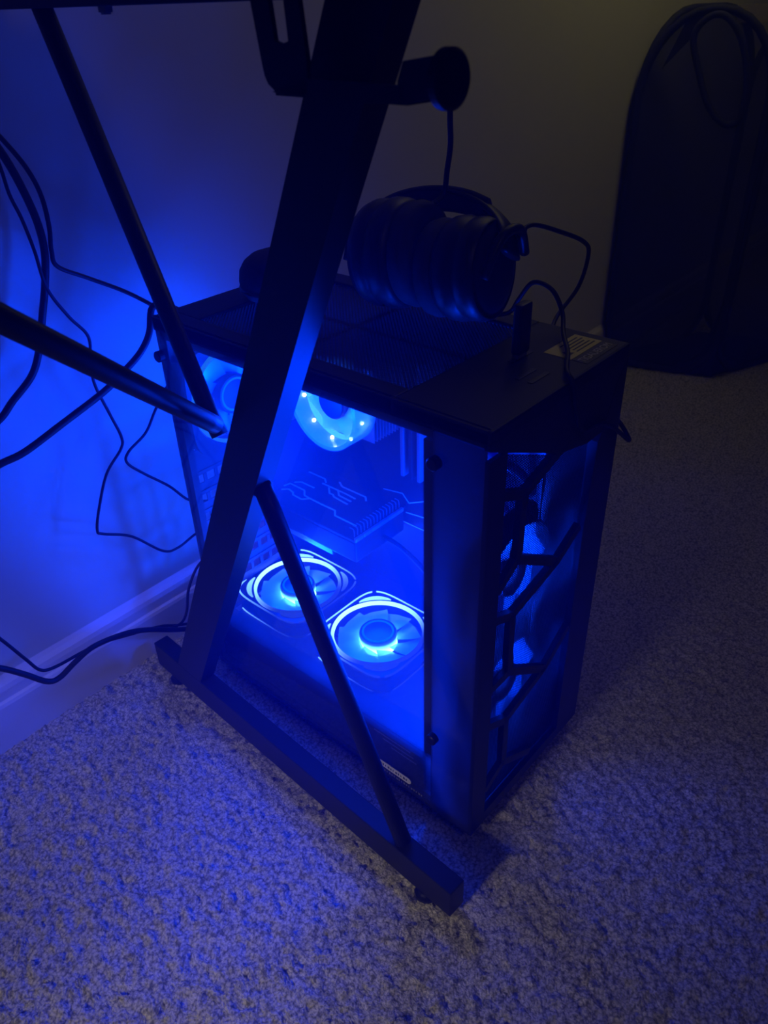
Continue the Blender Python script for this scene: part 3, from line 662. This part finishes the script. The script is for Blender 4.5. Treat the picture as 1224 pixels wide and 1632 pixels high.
# ------------------------------------------------------------------ pop-up hamper by the wall
hp0 = Vector((1.28, .262, 0)); eL = Vector((-.065, .228, 0)).normalized(); eR = Vector((.93, -.37, 0)).normalized()
ham = thing('laundry_hamper', 'tall black mesh pop-up laundry hamper against the wall', 'hamper', hp0)
def panel(o0, e, wd, ht, out, top_r):
    """one side: net panel bulging slightly outward and the bound wire loop round it"""
    pts = []; r0, r1 = min(.10, wd * .42), min(top_r, wd * .48)
    for (cx, cz, a0, a1, r) in [(wd - r0, r0, -PI / 2, 0, r0), (wd - r1, ht - 1.35 * r1, 0, PI / 2, r1), (r1, ht - 1.35 * r1, PI / 2, PI, r1), (r0, r0, PI, 1.5 * PI, r0)]:
        for k in range(8):
            a = a0 + (a1 - a0) * k / 7; pts.append((cx + r * math.cos(a), cz + r * math.sin(a) * (1.35 if r is r1 and cz > r0 else 1)))
    P = [o0 + e * s + Vector((0, 0, max(z, .006))) + out * (.02 * math.sin(PI * min(max(z / ht, 0), 1))) for s, z in pts]
    b = BM(); tube(b, P, 0, 10, closed=True, flat=(.0075, .0075)); obj('bound_wire_loop', b, FABR, ham, smooth=True)
    b = BM(); c = o0 + e * (wd / 2) + Vector((0, 0, ht * .5)) + out * .03; vc = b.verts.new(c); vs = [b.verts.new(p) for p in P]
    mid = [b.verts.new(p.lerp(c, .5) + out * .006) for p in P]
    n = len(vs)
    for k in range(n): b.faces.new((vs[k], vs[(k + 1) % n], mid[(k + 1) % n], mid[k])); b.faces.new((mid[k], mid[(k + 1) % n], vc))
    obj('net_panel', b, NETM, ham, smooth=True)
    return P
wL, wR, hh = .235, .30, .695
panel(hp0, eL, wL, hh, Vector((-.95, -.27, 0)), .11)
panel(hp0, eR, wR, hh, Vector((-.37, -.93, 0)), .11)
panel(hp0 + eL * wL, eR, wR, hh, Vector((0, .2, 0)), .11)
panel(hp0 + eR * wR, eL, wL, hh, Vector((.95, .27, 0)), .11)
b = BM(); Q = [hp0 + Vector((0, 0, .012)), hp0 + eL * wL + Vector((0, 0, .012)), hp0 + eL * wL + eR * wR + Vector((0, 0, .012)), hp0 + eR * wR + Vector((0, 0, .012))]
prism(b, Q, (0, 0, .004)); obj('bottom_panel', b, FABR, ham)
# dark gusset where the loops round off at the front corner, and the carrying loops at the top
b = BM(); prism(b, [hp0 + Vector((0, 0, .004)), hp0 + eL * .095 + Vector((0, 0, .004)), hp0 + eL * .028 + Vector((0, 0, .055)), hp0 + eL * .004 + Vector((0, 0, .185))], Vector((-.003, -.002, 0)))
prism(b, [hp0 + Vector((0, 0, .004)), hp0 + eR * .095 + Vector((0, 0, .004)), hp0 + eR * .028 + Vector((0, 0, .055)), hp0 + eR * .004 + Vector((0, 0, .185))], Vector((-.003, -.002, 0)))
obj('corner_gusset', b, FABR, ham)
outL = Vector((-.95, -.27, 0)); outR = Vector((-.37, -.93, 0))
lp = [(.149, .651), (.127, .590), (.104, .543), (.076, .515), (.056, .511), (.043, .528), (.046, .590), (.068, .650), (.100, .684), (.130, .682)]
b = BM(); tube(b, smooth_path([hp0 + eL * s + outL * .022 + Vector((0, 0, z)) for s, z in lp], 5, True), 0, 10, closed=True, flat=(.006, .006)); obj('handle_loop', b, FABR, ham, smooth=True)
lp = [(.010, .513), (.040, .530), (.070, .560), (.095, .610), (.10, .66), (.06, .685), (.02, .66), (.003, .58)]
b = BM(); tube(b, smooth_path([hp0 + eR * s + outR * .022 + Vector((0, 0, z)) for s, z in lp], 5, True), 0, 10, closed=True, flat=(.007, .007)); obj('handle_loop', b, FABR, ham, smooth=True)
b = BM(); prism(b, [hp0 + eL * .15 + Vector((0, 0, .655)), hp0 + eL * .20 + Vector((0, 0, .60)), hp0 + eL * .165 + Vector((0, 0, .685)), hp0 + eL * .125 + Vector((0, 0, .700))], outL * .004); obj('corner_gusset', b, FABR, ham)
b = BM(); prism(b, [hp0 + eL * .095 + eR * .02 + Vector((0, 0, .672)), hp0 + eL * .02 + eR * .09 + Vector((0, 0, .672)), hp0 + eL * .02 + eR * .09 + Vector((0, 0, .700)), hp0 + eL * .095 + eR * .02 + Vector((0, 0, .700))], (.002, .002, 0)); wn = obj('top_net', b, BACKLIT_NET, ham); wn['label'] = 'netting at the top opening, coloured pale tan as if backlit'

for t in TMP:
    if 'base' in t: del t['base']
